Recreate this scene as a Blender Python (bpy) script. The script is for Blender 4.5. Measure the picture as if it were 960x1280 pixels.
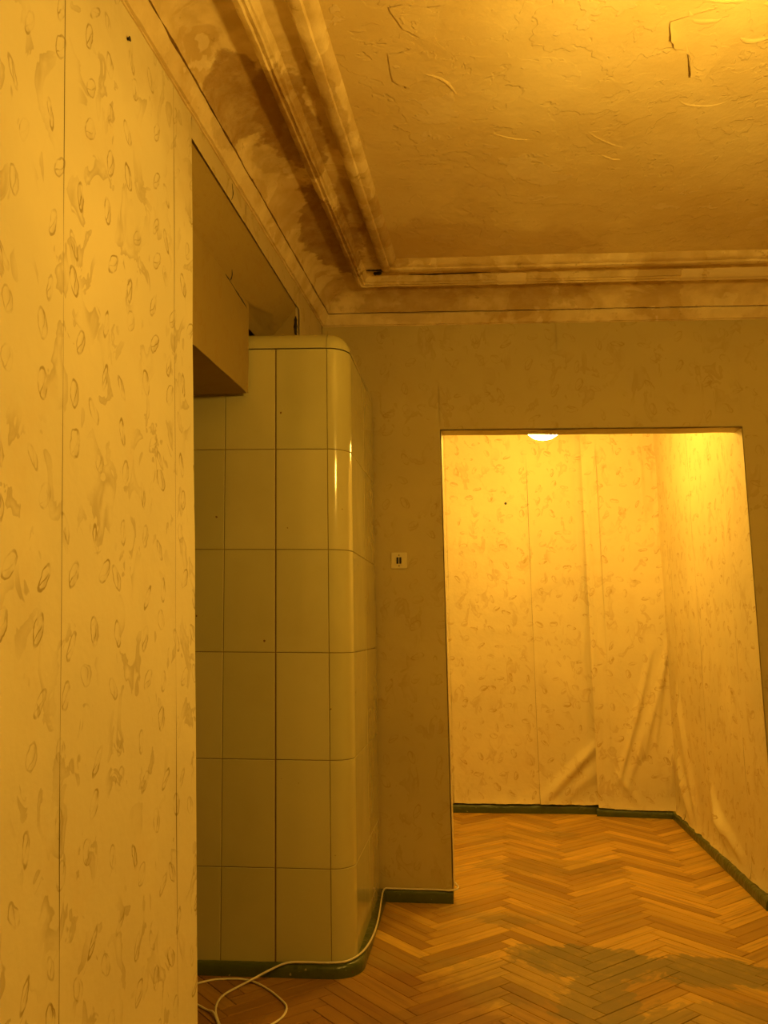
import bpy, bmesh, math, random
from mathutils import Vector, Matrix, noise as mn
random.seed(7)
S = bpy.context.scene
for o in list(bpy.data.objects): bpy.data.objects.remove(o)
COL = S.collection

# ------------------------------------------------------------------ camera, world, lights, exposure
H = 1.30                                     # eye height
YAW, PITCH, ROLL, FPX = .1437, .137, -.005, 1050.0
Fv = Vector((-math.sin(YAW)*math.cos(PITCH), math.cos(YAW)*math.cos(PITCH), math.sin(PITCH)))
Rv = Vector((math.cos(YAW), math.sin(YAW), 0)); Uv = Rv.cross(Fv)
c, s = math.cos(ROLL), math.sin(ROLL)
R2 = c*Rv + s*Uv; U2 = -s*Rv + c*Uv
cd = bpy.data.cameras.new('camera'); cam = bpy.data.objects.new('camera', cd); COL.objects.link(cam)
cam.matrix_world = Matrix(((R2.x, U2.x, -Fv.x, 0), (R2.y, U2.y, -Fv.y, 0), (R2.z, U2.z, -Fv.z, H), (0, 0, 0, 1)))
cd.sensor_fit = 'VERTICAL'; cd.sensor_height = 36; cd.lens = FPX/1280*36; cd.clip_start = .02
S.camera = cam
S.view_settings.view_transform = 'Standard'; S.view_settings.look = 'None'
S.view_settings.gamma = 1; S.view_settings.use_curve_mapping = False
S.view_settings.exposure = 0.0
world = bpy.data.worlds.new('world'); S.world = world; world.use_nodes = True
world.node_tree.nodes['Background'].inputs[0].default_value = (.9, .5, .12, 1)
world.node_tree.nodes['Background'].inputs[1].default_value = .0
LIGHT = (1.0, .572, .080)
MAIN_LAMP = (.70, 1.66, 2.33); MAIN_POWER = 66
FAR_LAMP = (.243, 5.00, 2.532); FAR_POWER = 57

# ------------------------------------------------------------------ measured layout (metres, before the lean of the old house)
XL = -.902            # left wall plane
PSI = .04
def YB(x): return 4.214 + math.tan(PSI)*(x + .592)      # face of the wall with the doorway
ZC = 3.05; T2 = .11
def W(x, y, z):       # the house leans a little and its ceilings sag to the right
    return Vector((x - .0124*z, y, z*(1 - .0085*(x + .94))))

# ------------------------------------------------------------------ node helpers
class NT:
    def __init__(s, name):
        s.m = bpy.data.materials.new(name); s.m.use_nodes = True; s.t = s.m.node_tree
        s.n = s.t.nodes; s.b = s.n['Principled BSDF']
    def add(s, typ, ins=None, **kw):
        n = s.n.new(typ)
        for k, v in kw.items(): setattr(n, k, v)
        for k, v in (ins or {}).items():
            if hasattr(v, 'is_output'): s.t.links.new(v, n.inputs[k])
            else: n.inputs[k].default_value = v
        return n
    def math(s, op, a, b=0.0, c=None, clamp=False):
        i = {0: a, 1: b}
        if c is not None: i[2] = c
        return s.add('ShaderNodeMath', i, operation=op, use_clamp=clamp).outputs[0]
    def noise(s, vec, scale, detail=3, rough=.5, dist=0.0, out=0):
        return s.add('ShaderNodeTexNoise', {'Vector': vec, 'Scale': scale, 'Detail': detail, 'Roughness': rough, 'Distortion': dist}).outputs[out]
    def ramp(s, v, lo, hi, a=0.0, b=1.0, smooth=True):
        return s.add('ShaderNodeMapRange', {0: v, 1: lo, 2: hi, 3: a, 4: b}, interpolation_type='SMOOTHSTEP' if smooth else 'LINEAR').outputs[0]
    def mix(s, f, a, b):
        n = s.add('ShaderNodeMix', data_type='RGBA')
        for k, v in ((0, f), (6, a), (7, b)):
            if hasattr(v, 'is_output'): s.t.links.new(v, n.inputs[k])
            elif k == 0: n.inputs[0].default_value = v
            else: n.inputs[k].default_value = (*v, 1)
        return n.outputs[2]
    def sc(s, vec, v, op='MULTIPLY'):
        return s.add('ShaderNodeVectorMath', {0: vec, 1: v}, operation=op).outputs[0]
    def set(s, **kw):
        for k, v in kw.items():
            k = k.replace('_', ' ')
            if hasattr(v, 'is_output'): s.t.links.new(v, s.b.inputs[k])
            else: s.b.inputs[k].default_value = (*v, 1) if isinstance(v, tuple) else v
    def bump(s, h, strength=.3, dist=.01, prev=None):
        i = {'Height': h, 'Strength': strength, 'Distance': dist}
        if prev is not None: i['Normal'] = prev
        return s.add('ShaderNodeBump', i).outputs[0]
    def pos(s): return s.add('ShaderNodeNewGeometry').outputs['Position']
    def uv(s): return s.add('ShaderNodeTexCoord').outputs['UV']
    def objc(s): return s.add('ShaderNodeTexCoord').outputs['Object']
    def blob(s, p, centre, size, wob=.25, nscale=4, soft=.12):     # an irregular patch with a shape of its own
        d = s.sc(s.sc(p, centre, 'SUBTRACT'), tuple(1/v for v in size))
        r = s.add('ShaderNodeVectorMath', {0: d}, operation='LENGTH').outputs['Value']
        w = s.math('MULTIPLY_ADD', s.noise(p, nscale, 5, .6), wob*4, -wob*2)
        return s.ramp(s.math('ADD', r, w), 1+soft, 1-soft)

def simple(name, col, rough=.6, var=.12, nscale=8, bump=.1, spec=.5):
    t = NT(name); p = t.pos(); n = t.noise(p, nscale, 4)
    t.set(Base_Color=t.mix(n, tuple(v*(1-var) for v in col), tuple(min(1, v*(1+var)) for v in col)), Roughness=rough, Specular_IOR_Level=spec)
    if bump: t.set(Normal=t.bump(t.noise(p, nscale*6, 3), bump, .004))
    return t.m

def wallpaper(name, base, ink, leaf_amt=1.0, shade_amt=.35, rot=1.5, bump=.25, pscale=8.0, fillamt=.3, darker=False):
    t = NT(name); uv = t.uv(); p = t.pos()
    wob = t.sc(t.sc(t.noise(uv, 30, 2, out=1), (.5, .5, .5), 'SUBTRACT'), (.016, .016, 0))
    u = t.sc(t.sc(uv, wob, 'ADD'), (pscale, pscale, 0))
    v = t.add('ShaderNodeTexVoronoi', {'Vector': u, 'Scale': 1.0, 'Randomness': .62}, voronoi_dimensions='2D', feature='F1')
    loc = t.sc(u, v.outputs['Position'], 'SUBTRACT')
    csep = t.add('ShaderNodeSeparateColor', {0: v.outputs['Color']})
    ang = t.math('MULTIPLY', t.math('SUBTRACT', csep.outputs[0], .5), rot)
    lr = t.add('ShaderNodeVectorRotate', {'Vector': loc, 'Angle': ang}, rotation_type='Z_AXIS').outputs[0]
    xs = t.add('ShaderNodeSeparateXYZ', {0: lr})
    w = t.math('MULTIPLY_ADD', csep.outputs[1], .085, .075)
    ln = t.math('MULTIPLY_ADD', csep.outputs[2], .06, .205)
    ex = t.math('DIVIDE', xs.outputs[0], w); ey = t.math('DIVIDE', xs.outputs[1], ln)
    r = t.math('SQRT', t.math('ADD', t.math('MULTIPLY', ex, ex), t.math('MULTIPLY', ey, ey)))
    ring = t.ramp(t.math('MULTIPLY', t.math('ABSOLUTE', t.math('SUBTRACT', r, 1.0)), w), .019, .006)
    curve = t.math('MULTIPLY', t.math('SINE', t.math('MULTIPLY_ADD', ey, 2.0, csep.outputs[1])), t.math('MULTIPLY', w, .55))
    rib = t.ramp(t.math('ABSOLUTE', t.math('SUBTRACT', xs.outputs[0], curve)), .019, .005)
    rib = t.math('MULTIPLY', rib, t.ramp(r, 1.02, .95))
    fill = t.math('MULTIPLY', t.ramp(r, 1.0, .9), t.math('MULTIPLY', t.ramp(xs.outputs[0], -.03, .05), fillamt))
    brk = t.ramp(t.noise(uv, 22, 2), .38, .60, .12, 1)
    lf = t.math('MULTIPLY', t.math('ADD', t.math('MAXIMUM', ring, rib), fill, clamp=True), brk)
    lf = t.math('MULTIPLY', lf, t.math('MULTIPLY_ADD', csep.outputs[2], .5, .45))
    # soft brushed shadows of the printed pattern: sharp on one side, fading on the other
    us = t.sc(uv, (1.0, .62, 1))
    n1 = t.noise(us, 13.0, 3, .5, .9); n2 = t.noise(t.sc(us, (3.1, 1.7, 0), 'ADD'), 8, 1, .4)
    sh = t.math('MULTIPLY', t.ramp(n1, .555, .575), t.ramp(n1, .72, .56))
    sh = t.math('MULTIPLY', sh, t.ramp(n2, .40, .62))
    col = t.mix(t.ramp(t.noise(p, 1.7, 4), .35, .7), tuple(x*.90 for x in base), base)
    col = t.mix(t.math('MULTIPLY', t.ramp(t.noise(p, 5, 5, .65), .52, .75), .22), col, tuple(x*y for x, y in zip(base, (.85, .72, .5))))
    if darker: col = t.mix(t.math('MULTIPLY', t.blob(p, (-.93, 3.35, 2.92), (.5, 1.35, .42), .2, 3, .35), .62), col, (.42, .30, .10))  # darker, soft-edged brown tone on the paper around the niche header
    col = t.mix(t.math('MULTIPLY', sh, shade_amt), col, ink)
    col = t.mix(t.math('MULTIPLY', lf, leaf_amt), col, ink)
    t.set(Base_Color=col, Roughness=.62, Specular_IOR_Level=.25)
    h = t.math('ADD', t.noise(p, 7, 3), t.math('MULTIPLY', t.noise(p, 60, 2), .12))
    t.set(Normal=t.bump(h, bump, .02))
    return t.m

M = {}
M['paper_left'] = wallpaper('wallpaper_cream', (.84, .77, .52), (.32, .23, .07), .88, .40, 1.5, darker=True)
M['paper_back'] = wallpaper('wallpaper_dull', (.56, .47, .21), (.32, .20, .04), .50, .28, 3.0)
M['paper_far'] = wallpaper('wallpaper_far', (.80, .70, .44), (.40, .22, .04), .70, .30, 3.4, .35, 8.6, .7)
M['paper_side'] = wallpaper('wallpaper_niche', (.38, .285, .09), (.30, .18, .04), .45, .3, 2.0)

def ceiling_mat():
    t = NT('ceiling_plaster'); p = t.pos()
    col = t.mix(t.ramp(t.noise(p, 1.3, 5, .6), .35, .68), (.70, .56, .27), (.82, .70, .40))
    pn = t.noise(t.sc(p, (1, 1, 0)), 2.6, 5, .62, .3)
    step = t.math('ADD', t.ramp(pn, .50, .508), t.math('ADD', t.ramp(pn, .60, .606), t.ramp(pn, .40, .406)))
    col = t.mix(t.math('MULTIPLY', t.ramp(pn, .60, .606), .35), col, (.84, .73, .50))
    # damp browning along the cornice
    st = t.blob(p, (-.35, 3.75, 3.0), (.75, .32, 9), .3, 5, .15)
    st2 = t.blob(p, (-.30, 2.9, 3.0), (.30, 1.1, 9), .3, 3, .35)
    col = t.mix(t.math('MULTIPLY', st, .35), col, (.50, .32, .13))
    col = t.mix(t.math('MULTIPLY', st2, .22), col, (.52, .34, .14))
    t.set(Base_Color=col, Roughness=.7, Specular_IOR_Level=.2)
    b = t.bump(step, .45, .004)
    b = t.bump(t.math('ADD', t.noise(p, 4, 6, .65), t.math('MULTIPLY', t.noise(p, 30, 3), .1)), .33, .035, b)
    t.set(Normal=b); return t.m
M['ceiling'] = ceiling_mat()

def plaster_stained():
    t = NT('cornice_plaster'); p = t.pos()
    n = t.noise(p, 3.1, 5, .55, .4)
    base = t.mix(t.ramp(t.noise(p, 11, 4), .3, .7), (.60, .46, .22), (.78, .64, .37))
    col = t.mix(t.math('MULTIPLY', t.ramp(n, .52, .535), .38), base, (.46, .30, .10))        # brown damp marks with hard rims
    col = t.mix(t.math('MULTIPLY', t.ramp(t.noise(p, 4.3, 4, .5), .62, .63), .5), col, (.84, .72, .46))   # bare whiter plaster
    blotch = t.ramp(t.noise(p, 17, 5, .7), .30, .62, 1.0, .68)
    for cc, sz, a in (((-.80, 2.44, 2.98), (.115, .23, .3), .85), ((-.70, 2.60, 3.0), (.10, .34, .3), .8), ((-.77, 2.78, 3.0), (.10, .14, .3), .4), ((-.73, 3.46, 2.98), (.13, .36, .3), .92), ((-.60, 3.25, 3.02), (.05, .25, .3), .6),
                      ((-.5, 3.5, 3.03), (.10, .35, .3), .5), ((-.55, 2.55, 3.03), (.05, .3, .3), .4), ((-.2, 4.1, 2.95), (.62, .2, .10), .45)):
        col = t.mix(t.math('MULTIPLY', t.blob(p, cc, sz, .34, 9, .07), t.math('MULTIPLY', blotch, a)), col, (.30, .17, .035))
    col = t.mix(t.math('MULTIPLY', t.ramp(t.noise(p, 14, 5, .7), .62, .70), .4), col, (.24, .14, .04))
    q = t.add('ShaderNodeSeparateXYZ', {0: p}); zz = t.math('MULTIPLY', q.outputs[2], t.math('MULTIPLY_ADD', q.outputs[0], .0085, 1.008))
    rail = t.math('MULTIPLY', t.ramp(zz, 2.942, 2.938), t.ramp(t.noise(p, 2.3, 5, .6), .44, .50))
    col = t.mix(t.math('MULTIPLY', rail, .42), col, (.80, .68, .42))
    t.set(Base_Color=col, Roughness=.75, Specular_IOR_Level=.15)
    b = t.bump(t.ramp(n, .50, .515), .3, .003)
    b = t.bump(t.noise(p, 22, 5, .65), .5, .01, b)
    t.set(Normal=b); return t.m
M['cornice'] = plaster_stained()

def glaze():
    t = NT('glazed_tile'); p = t.pos()
    oi = t.add('ShaderNodeObjectInfo').outputs['Random']
    col = t.mix(oi, (.54, .515, .235), (.62, .575, .285))
    col = t.mix(t.math('MULTIPLY', t.ramp(t.noise(p, 3, 4), .4, .75), .35), col, (.45, .40, .17))
    col = t.mix(t.ramp(t.noise(p, 38, 1), .80, .815), col, (.22, .12, .04))
    t.set(Base_Color=col, Roughness=.14, Specular_IOR_Level=.55, Coat_Weight=.3, Coat_Roughness=.05)
    t.set(Normal=t.bump(t.noise(p, 5, 2), .12, .02)); return t.m
M['tile'] = glaze()
M['grout'] = simple('tile_joint', (.20, .13, .045), .9, .3, 20)
M['cap'] = simple('stove_cap_plaster', (.60, .54, .30), .45, .15, 6)

def green_paint():
    t = NT('green_paint'); p = t.pos()
    col = t.mix(t.noise(p, 9, 4), (.052, .070, .010), (.095, .115, .017))
    chip = t.ramp(t.noise(p, 26, 4, .6), .64, .67)
    col = t.mix(t.math('MULTIPLY', chip, .7), col, (.13, .06, .025))
    col = t.mix(t.math('MULTIPLY', t.ramp(t.noise(p, 45, 2), .72, .74), .8), col, (.45, .38, .2))
    t.set(Base_Color=col, Roughness=.28, Normal=t.bump(t.noise(p, 24, 4), .55, .012)); return t.m
M['green'] = green_paint()

def parquet():
    t = NT('parquet_oak'); p = t.pos(); o = t.objc()
    at = t.add('ShaderNodeAttribute', attribute_name='rnd').outputs['Fac']
    rnd = t.math('FRACT', t.math('ADD', t.add('ShaderNodeObjectInfo').outputs['Random'], at))
    g = t.noise(t.sc(t.sc(o, (2.2, 46, 20)), t.add('ShaderNodeCombineXYZ', {0: t.math('MULTIPLY', rnd, 37), 1: t.math('MULTIPLY', rnd, 91)}).outputs[0], 'ADD'), 1.0, 5, .6, .5)
    col = t.mix(rnd, (.38, .215, .034), (.72, .46, .085))
    col = t.mix(t.math('MULTIPLY', t.ramp(g, .45, .72), .6), col, (.22, .115, .02))
    # worn varnish and grey-green dirt trodden across the joints
    wn = t.math('MULTIPLY', t.ramp(t.noise(t.sc(p, (.8, 1.6, 0)), 2.4, 5, .65, .4), .50, .66), .38)
    col = t.mix(wn, col, (.34, .27, .10))
    pd = t.sc(p, t.sc(t.sc(t.noise(t.sc(o, (3, 22, 1)), 1.0, 2, out=1), (.5, .5, .5), 'SUBTRACT'), (.12, .12, 0)), 'ADD'); dirt = None
    for cc, sz, a in (((.30, 3.58, 0), (.30, .17, 9), .85), ((.72, 3.55, 0), (.24, .14, 9), .85), ((1.0, 3.47, 0), (.18, .09, 9), .75), ((.30, 3.12, 0), (.15, .34, 9), .75), ((.12, 3.66, 0), (.16, .08, 9), .6), ((-.02, 4.0, 0), (.12, .07, 9), .4), ((.52, 3.0, 0), (.12, .22, 9), .6),
                      ((-.05, 3.35, 0), (.22, .22, 9), .35), ((.72, 3.15, 0), (.20, .12, 9), .45), ((.18, 4.9, 0), (.40, .16, 9), .35), ((0.1, 5.6, 0), (.35, .12, 9), .3), ((-.2, 2.95, 0), (.30, .12, 9), .3), ((.45, 2.95, 0), (.2, .12, 9), .45)):
        b = t.math('MULTIPLY', t.blob(pd, cc, sz, .42, 11, .10), a)
        dirt = b if dirt is None else t.math('MAXIMUM', dirt, b)
    dirt = t.math('MULTIPLY', dirt, t.ramp(t.noise(p, 9, 4, .7), .25, .55, .55, 1))
    col = t.mix(dirt, col, (.245, .20, .08))
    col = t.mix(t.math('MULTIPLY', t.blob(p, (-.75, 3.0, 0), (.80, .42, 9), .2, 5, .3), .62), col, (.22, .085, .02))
    t.set(Base_Color=col, Roughness=t.math('MULTIPLY_ADD', dirt, .2, .42), Specular_IOR_Level=.3)
    t.set(Normal=t.bump(g, .18, .004)); return t.m
M['parquet'] = parquet()
M['backing'] = simple('old_wall_behind_paper', (.20, .13, .05), .9)
M['sub'] = simple('subfloor_dark', (.05, .025, .01), .9)
M['plaster'] = simple('bare_plaster', (.55, .44, .25), .85, .2, 6, .4)
M['white_wire'] = simple('white_cable', (.80, .74, .58), .4, .05, 10, 0)
M['switch'] = simple('switch_plate', (.72, .64, .36), .35, .06, 10, 0)
M['dark'] = simple('dark_plastic', (.012, .008, .006), .35, .1, 10, 0)
M['metal'] = simple('dull_metal', (.20, .16, .11), .4, .1, 10, 0); 
M['brass'] = simple('aged_brass', (.55, .38, .12), .3, .1, 10, 0)
for k in ('metal', 'brass'): M[k].node_tree.nodes['Principled BSDF'].inputs['Metallic'].default_value = 1
M['flake'] = simple('loose_paint', (.72, .58, .34), .7, .1, 10, .2)
def emis(name, col, st):
    t = NT(name); t.set(Base_Color=(.9, .85, .75), Emission_Color=col, Emission_Strength=st, Roughness=.2); return t.m
M['bulb'] = emis('lit_glass', LIGHT, MAIN_POWER/(39.5*.075**2))
M['crystal'] = emis('lit_crystal', LIGHT, FAR_POWER/(39.5*.125**2))

# ------------------------------------------------------------------ object helpers
def link(name, me, mat, parent=None):
    o = bpy.data.objects.new(name, me); COL.objects.link(o)
    if mat is not None and not me.materials: me.materials.append(mat)
    if parent is not None: o.parent = parent
    return o
def obj(name, bm, mat, parent=None, smooth=False):
    me = bpy.data.meshes.new(name); bmesh.ops.recalc_face_normals(bm, faces=bm.faces) if not smooth == 'keep' else None
    bm.to_mesh(me); bm.free()
    if smooth:
        for f in me.polygons: f.use_smooth = True
    return link(name, me, mat, parent)
def data(name, vs, fs, mat, parent=None, smooth=False, uvs=None):
    me = bpy.data.meshes.new(name); me.from_pydata([tuple(v) for v in vs], [], fs)
    if uvs:
        ul = me.uv_layers.new(name='UVMap')
        for lp in me.loops: ul.data[lp.index].uv = uvs[lp.vertex_index]
    if smooth:
        for f in me.polygons: f.use_smooth = True
    me.update(); return link(name, me, mat, parent)
def struct(o, label=None):
    o['kind'] = 'structure'
    if label: o['label'] = label
    return o
def tag(o, label, cat, group=None):
    o['label'] = label; o['category'] = cat
    if group: o['group'] = group
    return o
def empty(name, loc):
    o = bpy.data.objects.new(name, None); COL.objects.link(o); o.location = loc; o.empty_display_size = .1; return o
def attach(o, parent):      # parent to an empty that is not at the origin, keeping place
    o.parent = parent; o.matrix_parent_inverse = Matrix.Translation(-parent.location)
    return o
def hexa(bm, pts):          # 8 corners: bottom 4 (ccw), top 4
    v = [bm.verts.new(W(*p)) for p in pts]
    for f in ((3, 2, 1, 0), (4, 5, 6, 7), (0, 1, 5, 4), (1, 2, 6, 5), (2, 3, 7, 6), (3, 0, 4, 7)): bm.faces.new([v[i] for i in f])
def box(bm, x0, x1, y0, y1, z0, z1):
    hexa(bm, [(x0, y0, z0), (x1, y0, z0), (x1, y1, z0), (x0, y1, z0), (x0, y0, z1), (x1, y0, z1), (x1, y1, z1), (x0, y1, z1)])
def tube(pts, r, seg=8, name='tube', mat=None, parent=None, rs=None):
    vs, fs = [], []; n = len(pts); up = Vector((0, 0, 1)); prev = None
    for i, p in enumerate(pts):
        d = (pts[min(i+1, n-1)] - pts[max(i-1, 0)]).normalized()
        a = d.cross(up if abs(d.z) < .95 else Vector((1, 0, 0))).normalized() if prev is None else (prev - d*prev.dot(d)).normalized()
        prev = a; b = d.cross(a); rr = rs[i] if rs else r
        for k in range(seg):
            t = 2*math.pi*k/seg; vs.append(p + rr*(a*math.cos(t) + b*math.sin(t)))
    for i in range(n-1):
        for k in range(seg):
            fs.append((i*seg+k, i*seg+(k+1) % seg, (i+1)*seg+(k+1) % seg, (i+1)*seg+k))
    fs.append(tuple(range(seg))[::-1]); fs.append(tuple((n-1)*seg+k for k in range(seg)))
    return data(name, vs, fs, mat, parent, True)
def catmull(P, n=8):
    P = [Vector(p) for p in P]; out = []
    for i in range(len(P)-1):
        a, b, c_, d = P[max(i-1, 0)], P[i], P[i+1], P[min(i+2, len(P)-1)]
        for k in range(n):
            t = k/n; out.append(.5*((2*b) + (c_-a)*t + (2*a-5*b+4*c_-d)*t*t + (3*b-a-3*c_+d)*t**3))
    out.append(P[-1]); return out
def lathe(prof, seg, centre, name, mat, parent, scallop=0, nsc=0):
    vs, fs = [], []
    for r, z in prof:
        for k in range(seg):
            t = 2*math.pi*k/seg; q = r*(1 + scallop*math.cos(nsc*t))
            vs.append(Vector(centre) + Vector((q*math.cos(t), q*math.sin(t), z)))
    for i in range(len(prof)-1):
        for k in range(seg): fs.append((i*seg+k, i*seg+(k+1) % seg, (i+1)*seg+(k+1) % seg, (i+1)*seg+k))
    return data(name, vs, fs, mat, parent, True)

# ------------------------------------------------------------------ wallpaper strips: thin sheets with folds, a part of their wall
def fold(px, pz, F):
    d = 0
    for (x0, z0, x1, z1, w, h) in F:
        dx, dz = x1-x0, z1-z0; L2 = dx*dx+dz*dz
        t = ((px-x0)*dx + (pz-z0)*dz)/L2; tc = max(0, min(1, t))
        q = math.hypot(px-x0-tc*dx, pz-z0-tc*dz)
        if q < 3*w: d += 1.3*h*math.exp(-(q/w)**2)*(math.sin(math.pi*(.08+.84*tc)))**.6
    return d
def strip(fn, a0, a1, z0, z1, mat, parent, F=(), step=.04, wav=.0015, edge=.0015, ragged=0, seed=0, off=.0025, lip=0, ua=0, a_tilt=0):
    """fn(a, z, d) -> world point, d = distance out from the wall face.  z1/z0 may be functions of a."""
    na = max(3, int((a1-a0)/step)); f0 = z0 if callable(z0) else (lambda a: z0); f1 = z1 if callable(z1) else (lambda a: z1)
    zm = (f1((a0+a1)/2) - f0((a0+a1)/2)); nz = max(3, int(zm/step)); vs, fs, uvs = [], [], []
    for i in range(na+1):
        for j in range(nz+1):
            a = a0 + (a1-a0)*i/na
            zb = f0(a) + (ragged*(mn.noise(Vector((a*9, seed, 1)))+.4*mn.noise(Vector((a*37, seed, 4)))) if ragged else 0)
            z = zb + (f1(a)-zb)*j/nz
            e = min(a-a0, a1-a); lift = edge*.45*math.exp(-(e/.007)**2)*(.5+.9*abs(mn.noise(Vector((seed, z*2.3, e)))))
            d = off + lift + wav*(mn.noise(Vector((a*5, z*2.2, seed//10)))+1) + fold(a, z, F) + lip*math.exp(-(z-zb)/.045)*(.6+.8*abs(mn.noise(Vector((a*6, seed, 7)))))
            av = a + a_tilt*z + (.0022*mn.noise(Vector((seed*3.1 + (0 if i else 9), z*3.0, 0))) if i in (0, na) else 0)
            vs.append(fn(av, z, d)); uvs.append((av+ua, z))
    for i in range(na):
        for j in range(nz):
            k = i*(nz+1)+j; fs.append((k, k+nz+1, k+nz+2, k+1))
    o = data('wallpaper_strip', vs, fs, mat, parent, True, uvs)
    return o

# ================================================================== SETTING
# ---- left wall with the stove niche
YE, YEND, ZLIN, TL = 2.47, 3.66, 2.815, -.056      # near corner of the niche, its far end, underside of the header
bm = bmesh.new()
y1 = YE+TL*(ZC+.1)
hexa(bm, [(XL-.35, -1.6, 0), (XL, -1.6, 0), (XL, YE, 0), (XL-.35, YE, 0), (XL-.35, -1.6, ZC+.1), (XL, -1.6, ZC+.1), (XL, y1, ZC+.1), (XL-.35, y1, ZC+.1)])
wall_left = struct(obj('wall_left', bm, M['backing']))
bm = bmesh.new(); YN = YE+TL*ZLIN-.01; hexa(bm, [(XL-.13, YN, ZLIN+.004), (XL, YN, ZLIN+.004), (XL, YEND, ZLIN-.025), (XL-.13, YEND, ZLIN-.025), (XL-.13, YN, ZC+.1), (XL, YN, ZC+.1), (XL, YEND, ZC+.1), (XL-.13, YEND, ZC+.1)])
wall_header = struct(obj('wall_header', bm, M['plaster']))
bm = bmesh.new(); box(bm, XL-1.1, XL, YEND, 4.32, 2.56, ZC+.1); obj('wall_section', bm, M['plaster'], wall_header)
bm = bmesh.new(); box(bm, XL-1.1, XL-1.0, YE-.3, 4.32, 0, ZC+.1); struct(obj('wall_niche', bm, M['plaster']))
fL = lambda a, z, d: W(XL+d, a, z)
ZR = 2.885
def edge_strip_fn(a, z, d): return W(XL+d, a, z)
seams = [-1.45, -.74, -.13, .48, 1.10, 1.712, 2.325, YE+.001]
FLD = [(1.5, 1.55, 1.62, 1.3, .03, .002), (1.95, .5, 2.05, .9, .02, .002), (2.1, .2, 2.16, .7, .02, .002)]
for i in range(len(seams)-1):
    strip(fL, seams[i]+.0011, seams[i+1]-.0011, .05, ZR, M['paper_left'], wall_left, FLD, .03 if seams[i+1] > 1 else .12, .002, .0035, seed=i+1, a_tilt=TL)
# strip above the opening, and the face of the return above the stove
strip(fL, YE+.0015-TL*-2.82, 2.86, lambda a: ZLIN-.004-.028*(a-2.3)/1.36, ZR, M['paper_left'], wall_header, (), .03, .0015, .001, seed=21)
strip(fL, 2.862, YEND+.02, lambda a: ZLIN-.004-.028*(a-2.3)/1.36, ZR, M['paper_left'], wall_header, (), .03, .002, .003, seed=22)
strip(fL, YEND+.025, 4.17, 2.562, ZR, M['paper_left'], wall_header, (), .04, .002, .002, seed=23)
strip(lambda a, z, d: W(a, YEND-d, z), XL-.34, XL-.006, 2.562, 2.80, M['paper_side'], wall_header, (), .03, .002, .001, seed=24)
# sagging paper under the header, sloping back to the flue box
def soff(a, t, d):      # a along Y, t 0..1 from header edge to box
    sag = .022*math.exp(-((a-3.35)/.22)**2)*math.sin(math.pi*min(1, max(0, t)))
    return W(XL-.002-t*.122, a, ZLIN-.002-.022*(a-2.3)/1.36-(.158-.008*max(0, (a-2.9)/.76))*t - sag - d + .012*math.exp(-((a-2.95)/.05)**2)*(t > .9))
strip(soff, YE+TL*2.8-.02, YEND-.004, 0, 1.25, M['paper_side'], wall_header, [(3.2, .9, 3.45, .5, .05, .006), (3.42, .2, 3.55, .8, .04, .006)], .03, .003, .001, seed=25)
# flue box crossing the niche
XBX = -1.015
bm = bmesh.new(); box(bm, -1.5, XBX-.004, YE-.35, 3.262, 2.272, 2.80)
wall_flue = struct(obj('wall_flue', bm, M['plaster']))
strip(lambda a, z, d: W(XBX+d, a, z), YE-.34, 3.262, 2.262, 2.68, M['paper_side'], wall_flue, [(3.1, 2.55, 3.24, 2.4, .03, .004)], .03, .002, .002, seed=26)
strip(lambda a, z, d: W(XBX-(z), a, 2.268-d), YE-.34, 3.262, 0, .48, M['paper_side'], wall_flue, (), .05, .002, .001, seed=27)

# ---- wall with the doorway
JL, JR, ZD = -.289, 1.207, 2.322
wall_back = bmesh.new()
def bwall(bm, x0, x1, z0, z1, z2=None):
    hexa(bm, [(x0, YB(x0), z0), (x1, YB(x1), z0), (x1, YB(x1)+T2, z0), (x0, YB(x0)+T2, z0), (x0, YB(x0), z1), (x1, YB(x1), z1), (x1, YB(x1)+T2, z1), (x0, YB(x0)+T2, z1)])
bwall(wall_back, XL-.3, JL, 0, ZC+.1)
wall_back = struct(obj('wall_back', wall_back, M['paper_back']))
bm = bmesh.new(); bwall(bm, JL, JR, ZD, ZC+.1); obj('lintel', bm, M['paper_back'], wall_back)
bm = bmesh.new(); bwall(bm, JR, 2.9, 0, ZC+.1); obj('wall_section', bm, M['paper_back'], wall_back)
fB = lambda a, z, d: W(a, YB(a)-d, z)
F_back = [(-.45, .15, -.42, 1.2, .03, .002), (.1, 2.45, .5, 2.5, .02, .002), (.9, 2.6, .95, 2.35, .012, .003), (1.25, .5, 1.27, 1.9, .02, .003)]
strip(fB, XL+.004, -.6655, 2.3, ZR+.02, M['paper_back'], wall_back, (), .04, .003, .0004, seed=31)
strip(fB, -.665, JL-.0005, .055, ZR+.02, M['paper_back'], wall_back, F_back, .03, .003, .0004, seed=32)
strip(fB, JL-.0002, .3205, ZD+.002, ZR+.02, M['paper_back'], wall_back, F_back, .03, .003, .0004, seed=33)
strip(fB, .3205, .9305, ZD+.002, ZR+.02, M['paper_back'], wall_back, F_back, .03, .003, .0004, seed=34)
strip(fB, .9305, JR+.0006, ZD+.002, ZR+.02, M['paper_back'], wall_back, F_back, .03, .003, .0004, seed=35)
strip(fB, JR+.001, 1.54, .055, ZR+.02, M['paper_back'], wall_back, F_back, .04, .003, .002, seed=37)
for a in (1.541, 2.15): strip(fB, a, a+.6, .055, ZR+.02, M['paper_back'], wall_back, (), .12, .003, .002, seed=38)
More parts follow.
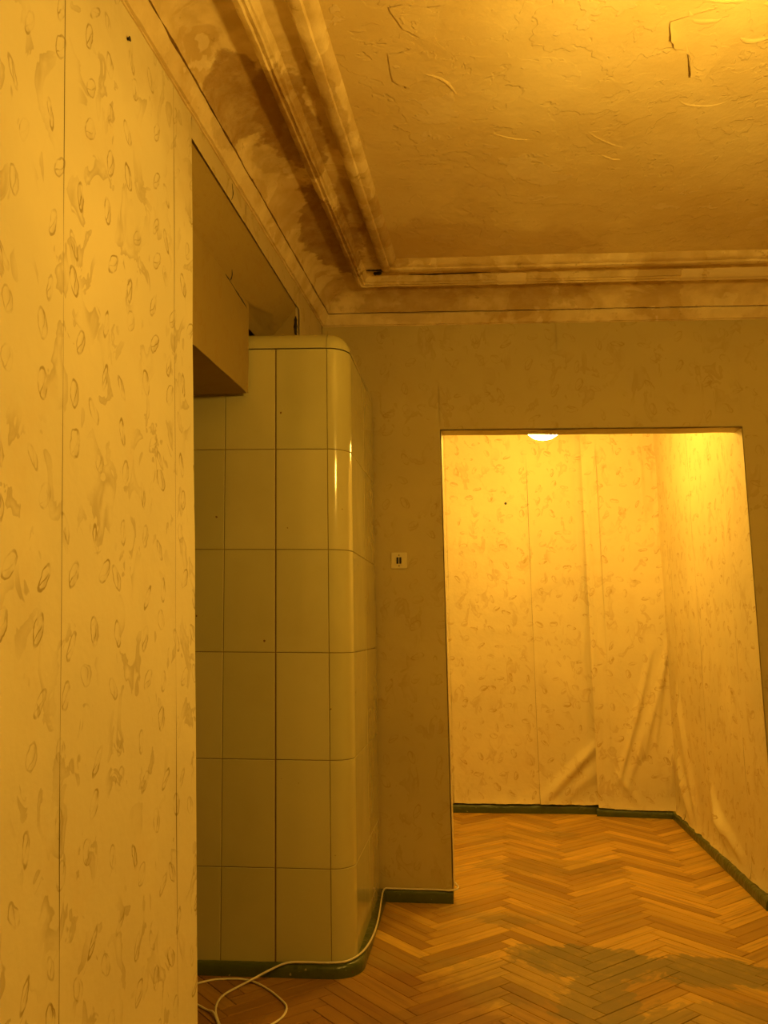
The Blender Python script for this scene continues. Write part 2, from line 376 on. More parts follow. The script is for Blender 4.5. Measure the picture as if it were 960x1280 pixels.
# paper turned into the reveal
strip(lambda a, z, d: W(JL+d, YB(JL)+a, z), -.003, T2+.003, .055, ZD, M['paper_far'], wall_back, (), .03, .002, .001, seed=39)
strip(lambda a, z, d: W(a, YB(a)+z, ZD-d), JL+.002, JR-.002, -.003, T2, M['paper_back'], wall_back, (), .03, .003, .001, seed=40)

# ---- remaining walls of the near room
bm = bmesh.new(); box(bm, 2.75, 2.9, -1.6, 4.5, 0, ZC+.1); struct(obj('wall_right', bm, M['paper_back']))
bm = bmesh.new(); box(bm, XL-.35, 2.9, -1.75, -1.6, 0, ZC+.1); struct(obj('wall_front', bm, M['paper_back']))
# ---- ceiling of the near room
vs, fs = [], []
for i in range(41):
    for j in range(61):
        x = -1.3 + 4.2*i/40; y = -1.7 + 6.15*j/60
        vs.append(W(x, y, ZC + .004*mn.noise(Vector((x*2, y*2, 3)))))
for i in range(40):
    for j in range(60):
        k = i*61+j; fs.append((k, k+1, k+62, k+61))
ceiling = struct(data('ceiling', vs, fs, M['ceiling'], None, True))
# peeling paint sheets hanging from the ceiling
CEIL = lambda x, y, d: W(x, y, ZC-d)
def flake(cx, cy, pts, curl, mat=M['flake'], seed=0):
    """irregular sheet, hinged at its first point side, curling downward toward the last ones"""
    n = len(pts); bmf = bmesh.new(); cen = bmf.verts.new(CEIL(cx, cy, .003))
    rings = [[], []]
    for k, (dx, dy, dd) in enumerate(pts):
        rings[0].append(bmf.verts.new(CEIL(cx+dx*.55, cy+dy*.55, .003+dd*.25*curl)))
        rings[1].append(bmf.verts.new(CEIL(cx+dx, cy+dy, .003+dd*curl)))
    for k in range(n):
        l = (k+1) % n; bmf.faces.new((cen, rings[0][k], rings[0][l])); bmf.faces.new((rings[0][k], rings[1][k], rings[1][l], rings[0][l]))
    o = obj('paint_flake', bmf, mat, ceiling, True)
    return o
def jag(pts, n=3, amp=.006, seed=0):
    out = []; r = random.Random(seed)
    for i in range(len(pts)):
        a, b = pts[i], pts[(i+1) % len(pts)]
        for k in range(n):
            t = k/n; q = amp if k else 0; out.append((a[0]+(b[0]-a[0])*t+r.uniform(-q, q), a[1]+(b[1]-a[1])*t+r.uniform(-q, q), a[2]+(b[2]-a[2])*t))
    return out
flake(.60, 2.36, jag([(-.06, -.08, 0), (.06, -.12, 0), (.16, -.06, 0), (.135, .04, .1), (.11, .115, .35), (.088, .178, 1), (.045, .165, .9), (.030, .085, .55), (.012, .055, .4), (-.018, .045, .25), (-.045, -.010, .9)], 3, .004, 1), .012, M['ceiling'])
flake(-.15, 2.20, jag([(-.10, -.07, 0), (.05, -.06, 0), (.04, .05, .7), (-.02, .06, .9), (-.07, .02, .4)], 3, .012, 2), .004, M['ceiling'])
flake(-.20, 2.42, jag([(-.08, -.10, 0), (.02, -.10, 0), (.05, -.04, .3), (.0, .04, 1), (-.04, .07, .8), (-.08, .03, .3)], 3, .012, 3), .0035, M['ceiling'])
def blister(pts, r, h):
    P = catmull([(x, y, 0) for x, y in pts], 6); vs, fs = [], []; n = len(P); K_ = 6
    for i, p in enumerate(P):
        d = (P[min(i+1, n-1)]-P[max(i-1, 0)]).normalized(); q = Vector((d.y, -d.x, 0)); w_ = r*math.sin(math.pi*(i+.3)/(n-.4))
        for j in range(K_+1):
            u = -1+2*j/K_; pp = p+q*u*max(w_, .001); vs.append(CEIL(pp.x, pp.y, -.002+(h+.002)*(1-u*u)*(max(w_, 0)/r)))
    for i in range(n-1):
        for j in range(K_): fs.append((i*(K_+1)+j, i*(K_+1)+j+1, (i+1)*(K_+1)+j+1, (i+1)*(K_+1)+j))
    return data('paint_blister', vs, fs, M['ceiling'], ceiling, True)
for pts, r, h in (([(.585, 2.245), (.61, 2.285), (.67, 2.29), (.71, 2.27)], .017, .006), ([(.60, 2.20), (.68, 2.22), (.76, 2.22)], .011, .004), ([(.75, 2.37), (.79, 2.395), (.86, 2.38)], .013, .005), ([(.78, 2.24), (.84, 2.26)], .012, .004),
                  ([(.33, 2.76), (.38, 2.83), (.46, 2.90), (.52, 2.93)], .008, .004), ([(.0, 2.76), (.10, 2.82), (.20, 2.84)], .007, .003), ([(.40, 2.94), (.46, 2.99), (.50, 3.0)], .008, .004), ([(-.2, 2.42), (-.12, 2.47), (-.08, 2.56)], .009, .004), ([(.62, 2.62), (.66, 2.68), (.75, 2.70), (.83, 2.66)], .010, .004)):
    blister(pts, r, h)

# ---- cornices
PROF = [(-.01, 2.884), (.010, 2.884), (.011, 2.8875), (.019, 2.8885), (.022, 2.893), (.034, 2.912), (.045, 2.933), (.046, 2.937), (.028, 2.9385), (.027, 2.950), (.049, 2.9435), (.055, 2.952), (.066, 2.984), (.092, 3.008), (.13, 3.024), (.185, 3.036), (.232, 3.040),
        (.236, 3.012), (.240, 3.002), (.248, 2.998), (.258, 2.996), (.262, 3.003), (.268, 3.002), (.274, 3.000), (.278, 3.008), (.286, 3.010), (.291, 3.028), (.300, 3.036), (.375, 3.040), (.380, 3.022), (.388, 3.012), (.405, 3.008), (.420, 3.012), (.424, 3.020), (.438, 3.022), (.450, 3.030), (.462, 3.052), (.47, 3.10)]
def sweep(name, f, n, parent=None):
    vs, fs = [], []; k = len(PROF)
    for i in range(n+1):
        for j, (d, z) in enumerate(PROF):
            p = f(i/n, d); j2 = .0022*mn.noise(Vector((p[0]*9, p[1]*9, j*1.7))) + .002*mn.noise(Vector((p[0]*31, p[1]*31, j*2.9)))
            vs.append(W(p[0]+j2, p[1]-j2, z+j2*.8))
    for i in range(n):
        for j in range(k-1): fs.append((i*k+j, (i+1)*k+j, (i+1)*k+j+1, i*k+j+1))
    o = data(name, vs, fs, M['cornice'], parent, True)
    bmx = bmesh.new(); bmx.from_mesh(o.data); bmesh.ops.recalc_face_normals(bmx, faces=bmx.faces); bmx.to_mesh(o.data); bmx.free()
    o.data.set_sharp_from_angle(angle=math.radians(38))
    return o
def fl_(t, d): y1 = YB(XL+d)-d; y0 = -1.6+d; return (XL+d, y0+(y1-y0)*t)
def fb_(t, d): x0 = XL+d; x1 = 2.75-d; x = x0+(x1-x0)*t; return (x, YB(x)-d)
trim_1 = struct(sweep('trim_1', fl_, 170)); trim_2 = struct(sweep('trim_2', fb_, 130))
struct(sweep('trim_3', lambda t, d: (2.75-d, (-1.6+d)+(YB(2.75-d)-d+1.6-d)*t), 30)); struct(sweep('trim_4', lambda t, d: (XL+d+(2.75-2*d-XL)*t, -1.6+d), 30))
# a broken length of moulding and holes of fallen plaster
def chunk(x0, x1, j0, j1, out, seed):
    vs, fs = [], []; k = j1-j0+1; n = 10
    for i in range(n+1):
        x = x0+(x1-x0)*i/n
        for j in range(k):
            d, z = PROF[j0+j]; e = out*(0 if i in (0, n) or j in (0, k-1) else 1); x_ = x+.012*mn.noise(Vector((j*.7, seed, i*.2)))*(i in (0, n)) 
            vs.append(W(x_, YB(x_)-d-e*.6, z-e*.8))
    for i in range(n):
        for j in range(k-1): fs.append((i*k+j, (i+1)*k+j, (i+1)*k+j+1, i*k+j+1))
    return data('plaster_patch', vs, fs, M['flake'], trim_2, True)
chunk(.90, 1.0, 17, 27, .003, 1); chunk(.03, .17, 17, 27, .003, 2); chunk(1.02, 1.5, 17, 27, .003, 3)

# ---- far room shell
XST = .605; YF = 6.30
def YFL(x): return 6.213+.069*(x+.414)
def YFR(x): return 6.221-.056*(x-.603)       # wall behind: left part, right part that stands forward, the step between
def XRW(y): return JR - .002 - .040*(y-4.28)     # right wall of the far room
def fwall(bm, x0, x1, g): hexa(bm, [(x0, g(x0), 0), (x1, g(x1), 0), (x1, YF+.15, 0), (x0, YF+.15, 0), (x0, g(x0), 3.05), (x1, g(x1), 3.05), (x1, YF+.15, 3.05), (x0, YF+.15, 3.05)])
bm = bmesh.new(); fwall(bm, -1.7, XST, YFL); wall_far = struct(obj('wall_far', bm, M['backing']))
bm = bmesh.new(); fwall(bm, XST, 1.35, YFR); obj('wall_section', bm, M['paper_far'], wall_far)
FA = lambda a, z, d: W(a, YFL(a)-d, z)
FR = lambda a, z, d: W(a, YFR(a)-d, z)
F_far = [(.24, .10, .60, .47, .035, .034), (.34, .09, .60, .30, .05, .020), (.655-.07, 2.7, .575, 1.2, .012, .012), (.56, 1.3, .55, .5, .02, .006), (.21, 2.6, .20, .9, .012, .004),
         (-.25, 1.3, .15, 1.28, .03, .003), (-.1, .9, .1, 1.1, .03, .004), (-.35, 1.9, -.1, 1.95, .04, .004), (.3, 1.6, .5, 1.72, .03, .004)]
F_far2 = [(.735, .22, .90, .75, .016, .020), (.88, .66, 1.01, 1.15, .014, .018), (.80, .20, .98, .72, .018, .014), (.92, .42, 1.10, 1.10, .014, .020), (1.0, .5, 1.12, 1.22, .012, .016),
          (1.02, 2.05, 1.01, 2.68, .010, .008), (1.10, 1.9, 1.13, 2.5, .012, .012), (1.08, .18, 1.13, .60, .03, .012), (.63, 2.6, .63, .3, .010, .006), (.86, .1, .75, .28, .02, .014)]
strip(FA, -1.55, -1.003, .06, 2.97, M['paper_far'], wall_far, (), .1, .003, .002, seed=41, off=.004)
strip(FA, -1.002, -.402, .06, 2.97, M['paper_far'], wall_far, (), .05, .003, .002, seed=42, off=.004)
strip(FA, -.401, .199, .066, 2.97, M['paper_far'], wall_far, F_far, .02, .006, .004, ragged=.006, seed=43, off=.004, lip=.026)
strip(FA, .2005, .604, .066, 2.97, M['paper_far'], wall_far, F_far, .016, .006, .004, ragged=.008, seed=44, off=.004, lip=.028)
strip(FR, .597, .704, .056, 2.97, M['paper_far'], wall_far, F_far2, .014, .005, .003, ragged=.006, seed=45, off=.006, lip=.026)
strip(FR, .7055, 1.160, .052, 2.97, M['paper_far'], wall_far, F_far2, .014, .006, .004, ragged=.006, seed=46, off=.004, lip=.028)
bm = bmesh.new(); hexa(bm, [(XRW(4.3), YB(JR)+T2, 0), (JR+.15, YB(JR)+T2, 0), (JR+.15, YF+.1, 0), (XRW(YF+.1), YF+.1, 0)] + [(XRW(4.3), YB(JR)+T2, 3.05), (JR+.15, YB(JR)+T2, 3.05), (JR+.15, YF+.1, 3.05), (XRW(YF+.1), YF+.1, 3.05)])
wall_far_right = struct(obj('wall_far_right', bm, M['backing']))
FW = lambda a, z, d: W(XRW(a)-d*min(1, max(.06, (a-4.285)/.2)), a, z)
F_rt = [(6.05, .45, 5.75, .10, .03, .03), (5.95, .9, 5.72, .25, .03, .022), (5.6, .10, 5.72, .42, .03, .02), (5.25, .35, 4.95, .10, .025, .022), (5.18, .25, 4.75, .12, .03, .02), 
        (4.9, 2.4, 4.95, 1.5, .06, .006), (5.5, 2.2, 5.45, 1.2, .08, .006), (4.7, 1.2, 4.8, .4, .05, .006), (6.05, 1.9, 6.08, 1.1, .04, .012)]
for k, (a, b) in enumerate(((4.287, 4.6005), (4.6012, 5.30), (5.3015, 5.90), (5.901, 6.185))):
    strip(FW, a, b, .050, 2.97, M['paper_far'], wall_far_right, F_rt, .022, .006, .006, ragged=.012, seed=51+k, off=.004, lip=.028)
bm = bmesh.new(); box(bm, -1.75, -1.6, 4.2, YF+.1, 0, 3.05); struct(obj('wall_far_left', bm, M['paper_far']))
bm = bmesh.new(); box(bm, -1.75, 1.4, 4.25, YF+.15, 3.0, 3.08); struct(obj('ceiling_far', bm, M['ceiling']))

# ---- floor
bm = bmesh.new(); box(bm, -1.9, 3.0, -1.75, 6.45, -.06, -.018)
floor = struct(obj('floor', bm, M['sub']))
LB, WB, GAP, TH = .448, .064, .0013, .018
def clip(poly, nx, ny, c0):          # keep nx*x+ny*y <= c0
    out = []
    for i in range(len(poly)):
        a, b = poly[i], poly[(i+1) % len(poly)]; da = nx*a[0]+ny*a[1]-c0; db = nx*b[0]+ny*b[1]-c0
        if da <= 0: out.append(a)
        if (da < 0) != (db < 0) and da != db: t = da/(da-db); out.append((a[0]+(b[0]-a[0])*t, a[1]+(b[1]-a[1])*t))
    return out
def block_mesh():
    me = bpy.data.meshes.new('parquet_block'); a, b, bv = LB/2-GAP, WB/2-GAP, .0012
    vs = [(x*a, y*b, -TH) for x, y in ((-1, -1), (1, -1), (1, 1), (-1, 1))] + [(x*a, y*b, -bv) for x, y in ((-1, -1), (1, -1), (1, 1), (-1, 1))] + [(x*(a-bv), y*(b-bv), 0) for x, y in ((-1, -1), (1, -1), (1, 1), (-1, 1))]
    fs = [(8, 9, 10, 11)] + [(i, (i+1) % 4, 4+(i+1) % 4, 4+i) for i in range(4)] + [(4+i, 4+(i+1) % 4, 8+(i+1) % 4, 8+i) for i in range(4)]
    me.from_pydata(vs, [], fs); me.materials.append(M['parquet']); me.update(); return me
BME = block_mesh()
FOV = []
def inframe(x, y):
    v = Vector((x, y, -H)); dz = v.dot(Fv)
    if dz < .3: return False
    px = 480+FPX*v.dot(R2)/dz; py = 640-FPX*v.dot(U2)/dz
    return -30 < px < 990 and py < 1310 and not (x < -.30 and y > 4.25) and not (x < -.66 and y > 3.25) and not (px < 235)
blocks = []; rot = math.radians(45); cr, sr = math.cos(rot), math.sin(rot)
OX, OY = .30, 2.94
for jj in range(-6, 8):
    for i in range(-60, 110):
        for typ in (0, 1):
            if typ == 0: u, v, hor = i*WB+LB/2, i*WB+WB/2 + jj*2*LB, True
            else: u, v, hor = i*WB+LB+WB/2, (i+1)*WB-LB/2 + jj*2*LB, False
            x = OX + u*cr - v*sr; y = OY + u*sr + v*cr
            if -1.5 < x < 3.0 and -1.9 < y < 6.5: blocks.append((x, y, hor))
# the room outlines that the blocks are cut to
def regions(x, y): return 'far' if y > 4.27 else 'near'
cand = []; rest = []
for (x, y, hor) in blocks:
    a = rot if hor else rot+math.pi/2
    ca, sa = math.cos(a), math.sin(a); hl, hw = LB/2-GAP, WB/2-GAP
    poly = [(x+ca*p*hl-sa*q*hw, y+sa*p*hl+ca*q*hw) for p, q in ((-1, -1), (1, -1), (1, 1), (-1, 1))]
    full = True
    if y > 4.3: cs = [(1, .045, JR+.045*4.28), (-1, 0, 1.6), (0, 1, YF+.0)]
    else: cs = [(1, 0, 2.75) if y < 4.0 else (1, 0, 2.75), (-1, 0, -XL+.9), (0, -1, 1.6)]
    for nx, ny, c0 in cs:
        if any(nx*p[0]+ny*p[1] > c0 for p in poly): full = False; poly = clip(poly, nx, ny, c0)
        if len(poly) < 3: break
    if len(poly) < 3: continue
    (cand if inframe(x, y) else rest).append((x, y, a, poly, full))
cand.sort(key=lambda c: math.hypot(c[0], c[1]))
rest += cand[300:]; cand = cand[:300]
rb = random.Random(3)
def prism(vs, fs, poly, dz, tilt=0):
    k = len(vs); n = len(poly)
    vs += [(p[0], p[1], dz-TH) for p in poly] + [(p[0], p[1], dz) for p in poly]
    fs.append(tuple(range(k+n, k+2*n)))
    for i in range(n): fs.append((k+i, k+(i+1) % n, k+n+(i+1) % n, k+n+i))
for (x, y, a, poly, full) in cand:
    dz = rb.uniform(-.0009, .0006)
    if full:
        o = bpy.data.objects.new('parquet_block', BME); COL.objects.link(o); o.parent = floor
        o.location = (x, y, dz); o.rotation_euler = (rb.uniform(-.006, .006), rb.uniform(-.0015, .0015), a)
    else:
        vs, fs = [], []; ca, sa = math.cos(-a), math.sin(-a)
        prism(vs, fs, [((p[0]-x)*ca-(p[1]-y)*sa, (p[0]-x)*sa+(p[1]-y)*ca) for p in poly], 0)
        o = data('parquet_block', vs, fs, M['parquet'], floor); o.location = (x, y, dz); o.rotation_euler = (0, 0, a)
vs, fs, rn = [], [], []
for (x, y, a, poly, full) in rest:
    k = len(fs); prism(vs, fs, poly, rb.uniform(-.0009, .0006)); r = rb.random(); rn += [r]*(len(fs)-k)
o = data('parquet_blocks', vs, fs, M['parquet'], floor); o['kind'] = 'stuff'
at = o.data.attributes.new('rnd', 'FLOAT', 'FACE')
for i, r in enumerate(rn): at.data[i].value = r

# ---- green skirtings
def skirt(name, path, h=.05, th=.03, closed=False, mat=M['green'], parent=None, flat=False, seed=0):
    """path: list of (x, y) on the wall line; the board stands to the right-hand side of the travel direction"""
    P = []
    for i in range(len(path)-1):
        a, b = Vector((*path[i], 0)), Vector((*path[i+1], 0)); n = max(1, int((b-a).length/.015))
        P += [a+(b-a)*k/n for k in range(n)]
    P.append(Vector((*path[-1], 0)))
    prof = [(0, 0), (1, 0), (1.0, .45), (.93, .72), (.75, .92), (.45, 1.0), (0, 1.0)]
    vs, fs = [], []; k = len(prof)
    for i, p in enumerate(P):
        d = (P[min(i+1, len(P)-1)]-P[max(i-1, 0)]).normalized(); nrm = Vector((d.y, -d.x, 0))
        nz = mn.noise(Vector((p.x*14, p.y*14, seed))); n2 = mn.noise(Vector((p.x*45, p.y*45, seed+5)))
        for (q, z) in prof:
            tt = th*(1+.05*nz*(q > .3)) + .0007*n2*(q > .3); hh = h*(1+.04*nz)+.0006*n2
            vs.append(p+nrm*q*tt+Vector((0, 0, max(0, z*hh - (0 if z else -.0005)))))
    for i in range(len(P)-1):
        for j in range(k-1): fs.append((i*k+j, i*k+j+1, (i+1)*k+j+1, (i+1)*k+j))
    fs.append(tuple(range(k))[::-1]); fs.append(tuple((len(P)-1)*k+j for j in range(k)))
    o = data(name, vs, fs, mat, parent, True); o.data.set_sharp_from_angle(angle=math.radians(50)); return o
GB = [(-.628, YB(-.628)), (JL-.01, YB(JL-.01)), (JL+.004, YB(JL))]
struct(skirt('baseboard_back', GB, .056, .022, seed=1))
struct(skirt('baseboard_far', [(-1.6, YFL(-1.6)), (.608, YFL(.608))], .058, .026, seed=2))
o = skirt('baseboard_far', [(.585, YFR(.585)), (1.14, YFR(1.14))], .050, .026, seed=3); struct(o)
struct(skirt('baseboard_far_right', [(XRW(6.22)-.012, 6.22), (XRW(4.29)-.022, 4.292)], .050, .034, seed=4))
struct(skirt('baseboard_left', [(XL, -1.6), (XL, YE-.002)], .056, .022, seed=5))
struct(skirt('baseboard_right', [(JR+.002, YB(JR)), (2.75, YB(2.75))], .056, .022, seed=6))

# ================================================================== TILED STOVE
TH, TH2, SR = .06, .038, .088
SO = Vector((-.600, 3.315, 0)); UD = Vector((math.cos(TH), math.sin(TH), 0)); VD = Vector((-math.sin(TH2), math.cos(TH2), 0))
SN = Vector((math.sin(TH), -math.cos(TH), 0)); SN2 = Vector((math.cos(TH2), math.sin(TH2), 0))
ARC = SR*math.pi/2; CC = SO - UD*SR + VD*SR
def spath(t):          # t<0 front, 0..ARC round corner, beyond: side.  returns point and outward normal
    if t <= 0: return SO + UD*(t-SR), SN
    if t >= ARC: return SO + VD*(SR + t-ARC), SN2
    f = t/ARC; a0 = math.atan2(SN.y, SN.x); a1 = math.atan2(SN2.y, SN2.x); a = a0+(a1-a0)*f; n = Vector((math.cos(a), math.sin(a), 0))
    base = (CC+SN*SR).lerp(CC+SN2*SR, f) - (CC+n*SR); e = (SO-UD*SR-(CC+SN*SR)).lerp(SO+VD*SR-(CC+SN2*SR), f)
    return CC + n*SR + e, n
stove = empty('tiled_stove', (-1.0, 3.75, 0)); tag(stove, 'tall cream glazed tile stove with rounded corner and green painted foot', 'stove')
def sobj(o): return attach(o, stove)
# dark core that shows in the joints
vs, fs = [], []; ring = [-1.10 + .05*k for k in range(22)] + [ARC*k/8 for k in range(9)] + [ARC+.2, ARC+.4, ARC+.6, ARC+.79]
P2 = []
for t in ring:
    p, n = spath(t); P2.append(p - n*.0045)
P2.append(Vector((-1.785, P2[-1].y+.0, 0))); P2[-1].y = 4.12; n = len(P2)
for z in (0, 2.455): vs += [W(p.x, p.y, z) for p in P2]
fs = [tuple(range(n, 2*n))] + [(i, (i+1) % n, n+(i+1) % n, n+i) for i in range(n)]
sobj(data('core', vs, fs, M['grout']))
def tile(t0, t1, z0, z1, name='tile', b=.0018, rec=.0022, seed=0):
    g = .0010; t0 += g; t1 -= g; z0 += g; z1 -= g
    arc = t1 > .001 and t0 < ARC-.001; mid = 10 if arc else 1
    ts = [t0] + [t0+b+(t1-t0-2*b)*k/mid for k in range(mid+1)] + [t1]
    zs = [z0, z0+b, z1-b, z1]; r = random.Random(seed); ga, gb = r.uniform(-.0022, .0022), r.uniform(-.0016, .0016)
    vs, fs = [], []; m = len(ts)
    for dd, zz in [(-.02, z0)] + [(None, z) for z in zs] + [(-.02, z1)]:
        for i, t in enumerate(ts):
            p, nn = spath(t); e = (zz in (z0, z1)) or i in (0, m-1)
            d = -.02 if dd is not None else (-rec if e else 0)
            if not arc: d += ga*(t-(t0+t1)/2) + gb*(zz-(z0+z1)/2)
            p = p + nn*d; vs.append(W(p.x, p.y, zz))
    for j in range(5):
        for i in range(m-1): fs.append((j*m+i, j*m+i+1, (j+1)*m+i+1, (j+1)*m+i))
    for i, jj in ((0, -1), (m-1, 1)):          # side skirts
        q0 = len(vs)
        for z in (z0, z1):
            p, nn = spath(ts[i]); p = p - nn*.02; vs.append(W(p.x, p.y, z))
        fs.append((m+i, 4*m+i, q0+1, q0) if i else (m+i, q0, q0+1, 4*m+i))
    o = data(name, vs, fs, M['tile'], None, True)
    bx = bmesh.new(); bx.from_mesh(o.data); bmesh.ops.recalc_face_normals(bx, faces=bx.faces); bx.to_mesh(o.data); bx.free()
    o.data.set_sharp_from_angle(angle=math.radians(20)); return sobj(o)
ZROW = [.040, .385, .790, 1.205, 1.617, 2.032, 2.462]
COLS = [-1.07, -.857, -.643, -.428, -.215, 0, ARC, ARC+.40, ARC+.785]
k = 0
for i in range(len(COLS)-1):
    for j in range(len(ZROW)-1):
        k += 1; e = .0018 if i == 3 else 0; e0 = .0018 if i == 4 else 0
        tile(COLS[i]+e0, COLS[i+1]-e, ZROW[j], ZROW[j+1], 'corner_tile' if i == 5 else 'tile', seed=k)
def cap(t0, t1, nt, name):
    vs, fs = [], []; np_ = 9
    for i in range(nt+1):
        t = t0+.001+(t1-t0-.002)*i/nt; p, nn = spath(t)
        for j in range(np_+2):
            if j <= np_:
                a = math.pi/2*j/np_; ins = .078*(1-math.cos(a)); z = 2.4645+.080*math.sin(a)
            else: ins, z = .5 if t < 0 else .084, 2.546
            if t > 0 and ins > .084: ins = .084
            q = p - nn*ins; vs.append(W(q.x, q.y, z))
    m = np_+2
    for i in range(nt):
        for j in range(m-1): fs.append((i*m+j, (i+1)*m+j, (i+1)*m+j+1, i*m+j+1))
    o = data(name, vs, fs, M['tile'], None, True); sobj(o); return o
cap(-1.07, 0, 12, 'cap_tile'); cap(0, ARC, 12, 'cap_tile'); cap(ARC, ARC+.785, 6, 'cap_tile')
bm = bmesh.new(); P3 = []
for t in [-1.08, -.6, 0, ARC*.5, ARC, ARC+.4, ARC+.785]:
    p, n_ = spath(t); P3.append(p-n_*.07)
P3 += [Vector((-1.78, 4.12, 0))]
a_ = [bm.verts.new(W(p.x, p.y, 2.45)) for p in P3]; b_ = [bm.verts.new(W(p.x, p.y, 2.538)) for p in P3]
bm.faces.new(b_); [bm.faces.new((a_[i], a_[(i+1) % len(a_)], b_[(i+1) % len(a_)], b_[i])) for i in range(len(a_))]
sobj(obj('top_slab', bm, M['cap']))
fp = []
for t in [-1.1 + .1*k for k in range(11)] + [0] + [ARC*k/8 for k in range(1, 9)] + [ARC+.2, ARC+.4, ARC+.6, ARC+.765]:
    p, n_ = spath(t); fp.append((p.x-n_.x*.001, p.y-n_.y*.001))
sobj(skirt('foot', fp, .046, .030, seed=9))['label'] = 'dark green painted foot'

# ================================================================== SMALL THINGS
# light switch
sx, sz = -.513, 1.642
sw = empty('light_switch', W(sx, YB(sx)-.004, sz)); tag(sw, 'small square cream light switch with two dark rockers beside the doorway', 'light switch')
def lbox(name, x0, x1, z0, z1, y0, y1, mat, bev=0, rz=0):
    bm = bmesh.new(); v = [bm.verts.new((x, y, z)) for x, y, z in ((x0, y0, z0), (x1, y0, z0), (x1, y1, z0), (x0, y1, z0), (x0, y0, z1), (x1, y0, z1), (x1, y1, z1), (x0, y1, z1))]
    for f in ((3, 2, 1, 0), (4, 5, 6, 7), (0, 1, 5, 4), (1, 2, 6, 5), (2, 3, 7, 6), (3, 0, 4, 7)): bm.faces.new([v[i] for i in f])
    if bev: bmesh.ops.bevel(bm, geom=bm.edges[:], offset=bev, segments=2, affect='EDGES')
    return obj(name, bm, mat, sw)
lbox('plate', -.040, .040, -.041, .041, -.011, .003, M['switch'], .003)
lbox('frame', -.0165, .0165, -.020, .020, -.0135, -.009, M['switch'], .001)
lbox('rocker', -.0125, -.0020, -.0165, .0165, -.0165, -.012, M['dark'], .001); lbox('rocker', .0020, .0125, -.0165, .0165, -.0155, -.012, M['dark'], .001)
for z in (-.027, .027):
    o = lbox('screw', -.003, .003, z-.003, z+.003, -.0125, -.010, M['metal'], .001)
sw.rotation_euler = (0, 0, PSI)
# nails
def nail(y, z, fn, name, label, r, grp=None):
    o = tube([fn(0), fn(.006), fn(.010), fn(.0105)], r, 8, name, M['dark'], None, [r*.5, r*.5, r, r*.8]); tag(o, label, 'nail'); return o
nail(0, 0, lambda d: W(XL+.002+d, 1.864-.0*d, 2.808), 'nail', 'dark nail head high on the nearest left wall, below the cornice', .007)
def fscrew(x, z): return lambda d: W(x, YFL(x)-.004-d, z)
n2 = nail(0, 0, fscrew(.038, 2.228), 'nail', 'dark rusty nail in the far wall, left of the hanging lamp', .010)
# cable
K = [(-.282, 4.33, .060), (-.272, 4.28, .064), (-.262, 4.225, .072), (-.268, YB(-.26)-.026, .068), (-.30, YB(-.3)-.026, .062), (-.36, YB(-.36)-.016, .061), (-.48, YB(-.48)-.015, .060), (-.575, YB(-.575)-.020, .062),
     (-.610, 4.165, .066), (-.607, 4.05, .055), (-.592, 3.90, .052), (-.580, 3.75, .052), (-.575, 3.62, .051), (-.578, 3.50, .052), (-.592, 3.40, .053), (-.628, 3.322, .053), (-.69, 3.296, .053), (-.78, 3.286, .054), (-.85, 3.276, .052),
     (-.905, 3.250, .036), (-.965, 3.20, .016), (-1.0, 3.16, .007), (-1.034, 3.085, .0045), (-1.030, 3.00, .0045), (-.995, 2.91, .0045), (-.93, 2.82, .0045), (-.84, 2.84, .0045), (-.785, 2.93, .0045), (-.785, 3.02, .0045),
     (-.83, 3.09, .0045), (-.90, 3.165, .0045), (-.965, 3.21, .006), (-1.03, 3.228, .0045), (-1.12, 3.205, .0045), (-1.19, 3.13, .0045), (-1.185, 3.06, .0045), (-1.112, 3.010, .0045), (-1.05, 2.965, .0045), (-1.015, 2.93, .013), (-.984, 2.883, .0045), (-.93, 2.76, .0045), (-.99, 2.60, .0045)]
cb = tube(catmull([(a, b, z+.0005) for a, b, z in K], 7), .0040, 8, 'cable', M['white_wire'])
tag(cb, 'thin white cable along the green skirting, coiled loosely on the floor', 'cable')
# hanging lamp of the far room
LX, LY, LZ = FAR_LAMP
fl_lamp = empty('hanging_lamp', (LX, LY, 2.99)); tag(fl_lamp, 'lit faceted glass globe lamp hanging in the far room behind the lintel', 'lamp')
RG = .125
attach(lathe([(.001, 0), (.055, 0), (.05, -.03), (.012, -.05), (.001, -.05)], 24, (LX, LY, 2.99), 'ceiling_rose', M['brass'], None), fl_lamp)
attach(tube([Vector((LX, LY, 2.95)), Vector((LX, LY, LZ+RG-.01))], .006, 8, 'rod', M['brass']), fl_lamp)
attach(lathe([(.001, RG+.03), (.045, RG+.02), (.055, RG-.02), (.001, RG-.018)], 20, (LX, LY, LZ), 'fitting', M['brass'], None), fl_lamp)
pr = [(max(.0005, RG*math.sin(math.pi*k/20)), -RG*math.cos(math.pi*k/20)) for k in range(0, 19)]
attach(lathe(pr, 96, (LX, LY, LZ), 'glass_globe', M['crystal'], None, .05, 12), fl_lamp)
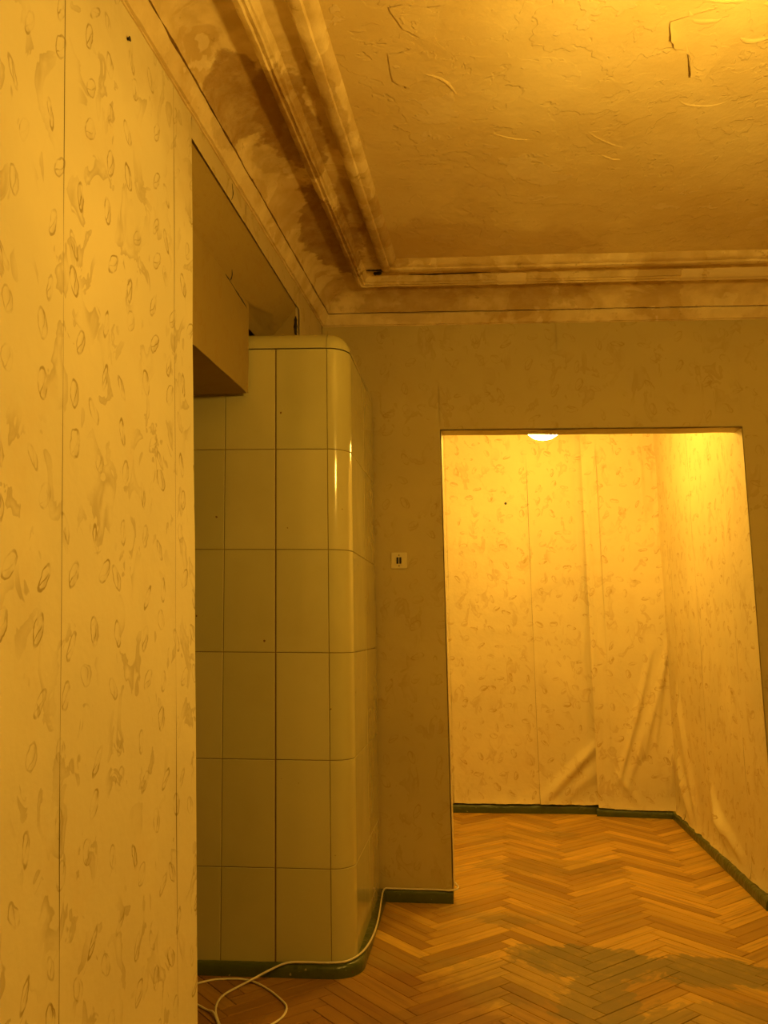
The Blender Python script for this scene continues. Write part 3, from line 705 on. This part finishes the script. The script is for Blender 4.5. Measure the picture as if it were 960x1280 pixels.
# hanging lamp of the near room: just out of the picture, it lights the room and shines in the tiles
LX, LY, LZ = MAIN_LAMP; RM = .075
ml = empty('pendant_lamp', (LX, LY, ZC-.03)); tag(ml, 'lit round glass pendant lamp hanging in the near room, right of the picture edge', 'lamp')
attach(lathe([(.001, .03), (.05, .03), (.045, 0), (.012, -.02), (.001, -.02)], 24, (LX, LY, ZC-.03), 'ceiling_rose', M['brass'], None), ml)
attach(tube([Vector((LX, LY, ZC-.05)), Vector((LX, LY, LZ+RM-.005))], .005, 8, 'rod', M['brass']), ml)
attach(lathe([(max(.0005, RM*math.sin(math.pi*k/20)), -RM*math.cos(math.pi*k/20)) for k in range(0, 20)], 40, (LX, LY, LZ), 'glass_globe', M['bulb'], None), ml)
# cracks: thin dark gaps where paper and plaster have parted
def crack(pts, r, parent, nm='crack'):
    P = catmull(pts, 5); n = len(P)
    return tube(P, r, 6, nm, M['dark'], parent, [r*(.25+.75*math.sin(math.pi*(i+.5)/n))*(.7+.6*random.random()) for i in range(n)])
def onsoff(a, t): return soff(a, t, .006)
crack([W(XBX+.004, 2.96, 2.655), W(XBX+.006, 3.0, 2.650), onsoff(3.03, .9), onsoff(3.02, .80), onsoff(2.99, .72)], .0028, wall_header)
crack([W(XBX+.004, 3.0, 2.652), W(XBX+.003, 3.1, 2.640), W(XBX+.004, 3.2, 2.628), W(XBX+.004, 3.262, 2.62)], .004, wall_header)
crack([W(XL+.004, 2.70, 2.81), W(XL+.004, 2.715, 2.84), W(XL+.004, 2.705, 2.875)], .0022, wall_header)
crack([W(XL-.004, YEND-.004, 2.74), W(XL-.004, YEND-.004, 2.69), W(XL-.002, YEND-.004, 2.63)], .008, wall_header)
crack([W(XBX+.03, YEND-.008, 2.62), W(XBX+.03, YEND-.008, 2.58)], .012, wall_header)
def oncor(x, d, z): return W(x, YB(x)-d, z)
crack([oncor(-.60, .375, 3.032), oncor(-.55, .40, 3.02), oncor(-.5, .395, 3.02), oncor(-.42, .39, 3.02), oncor(-.38, .375, 3.03)], .006, trim_2)
crack([oncor(-.57, .33, 3.036), oncor(-.53, .335, 3.036)], .012, trim_2)
crack([oncor(-.40, .31, 3.036), oncor(-.3, .305, 3.036), oncor(-.15, .31, 3.036), oncor(0, .31, 3.036)], .004, trim_2)
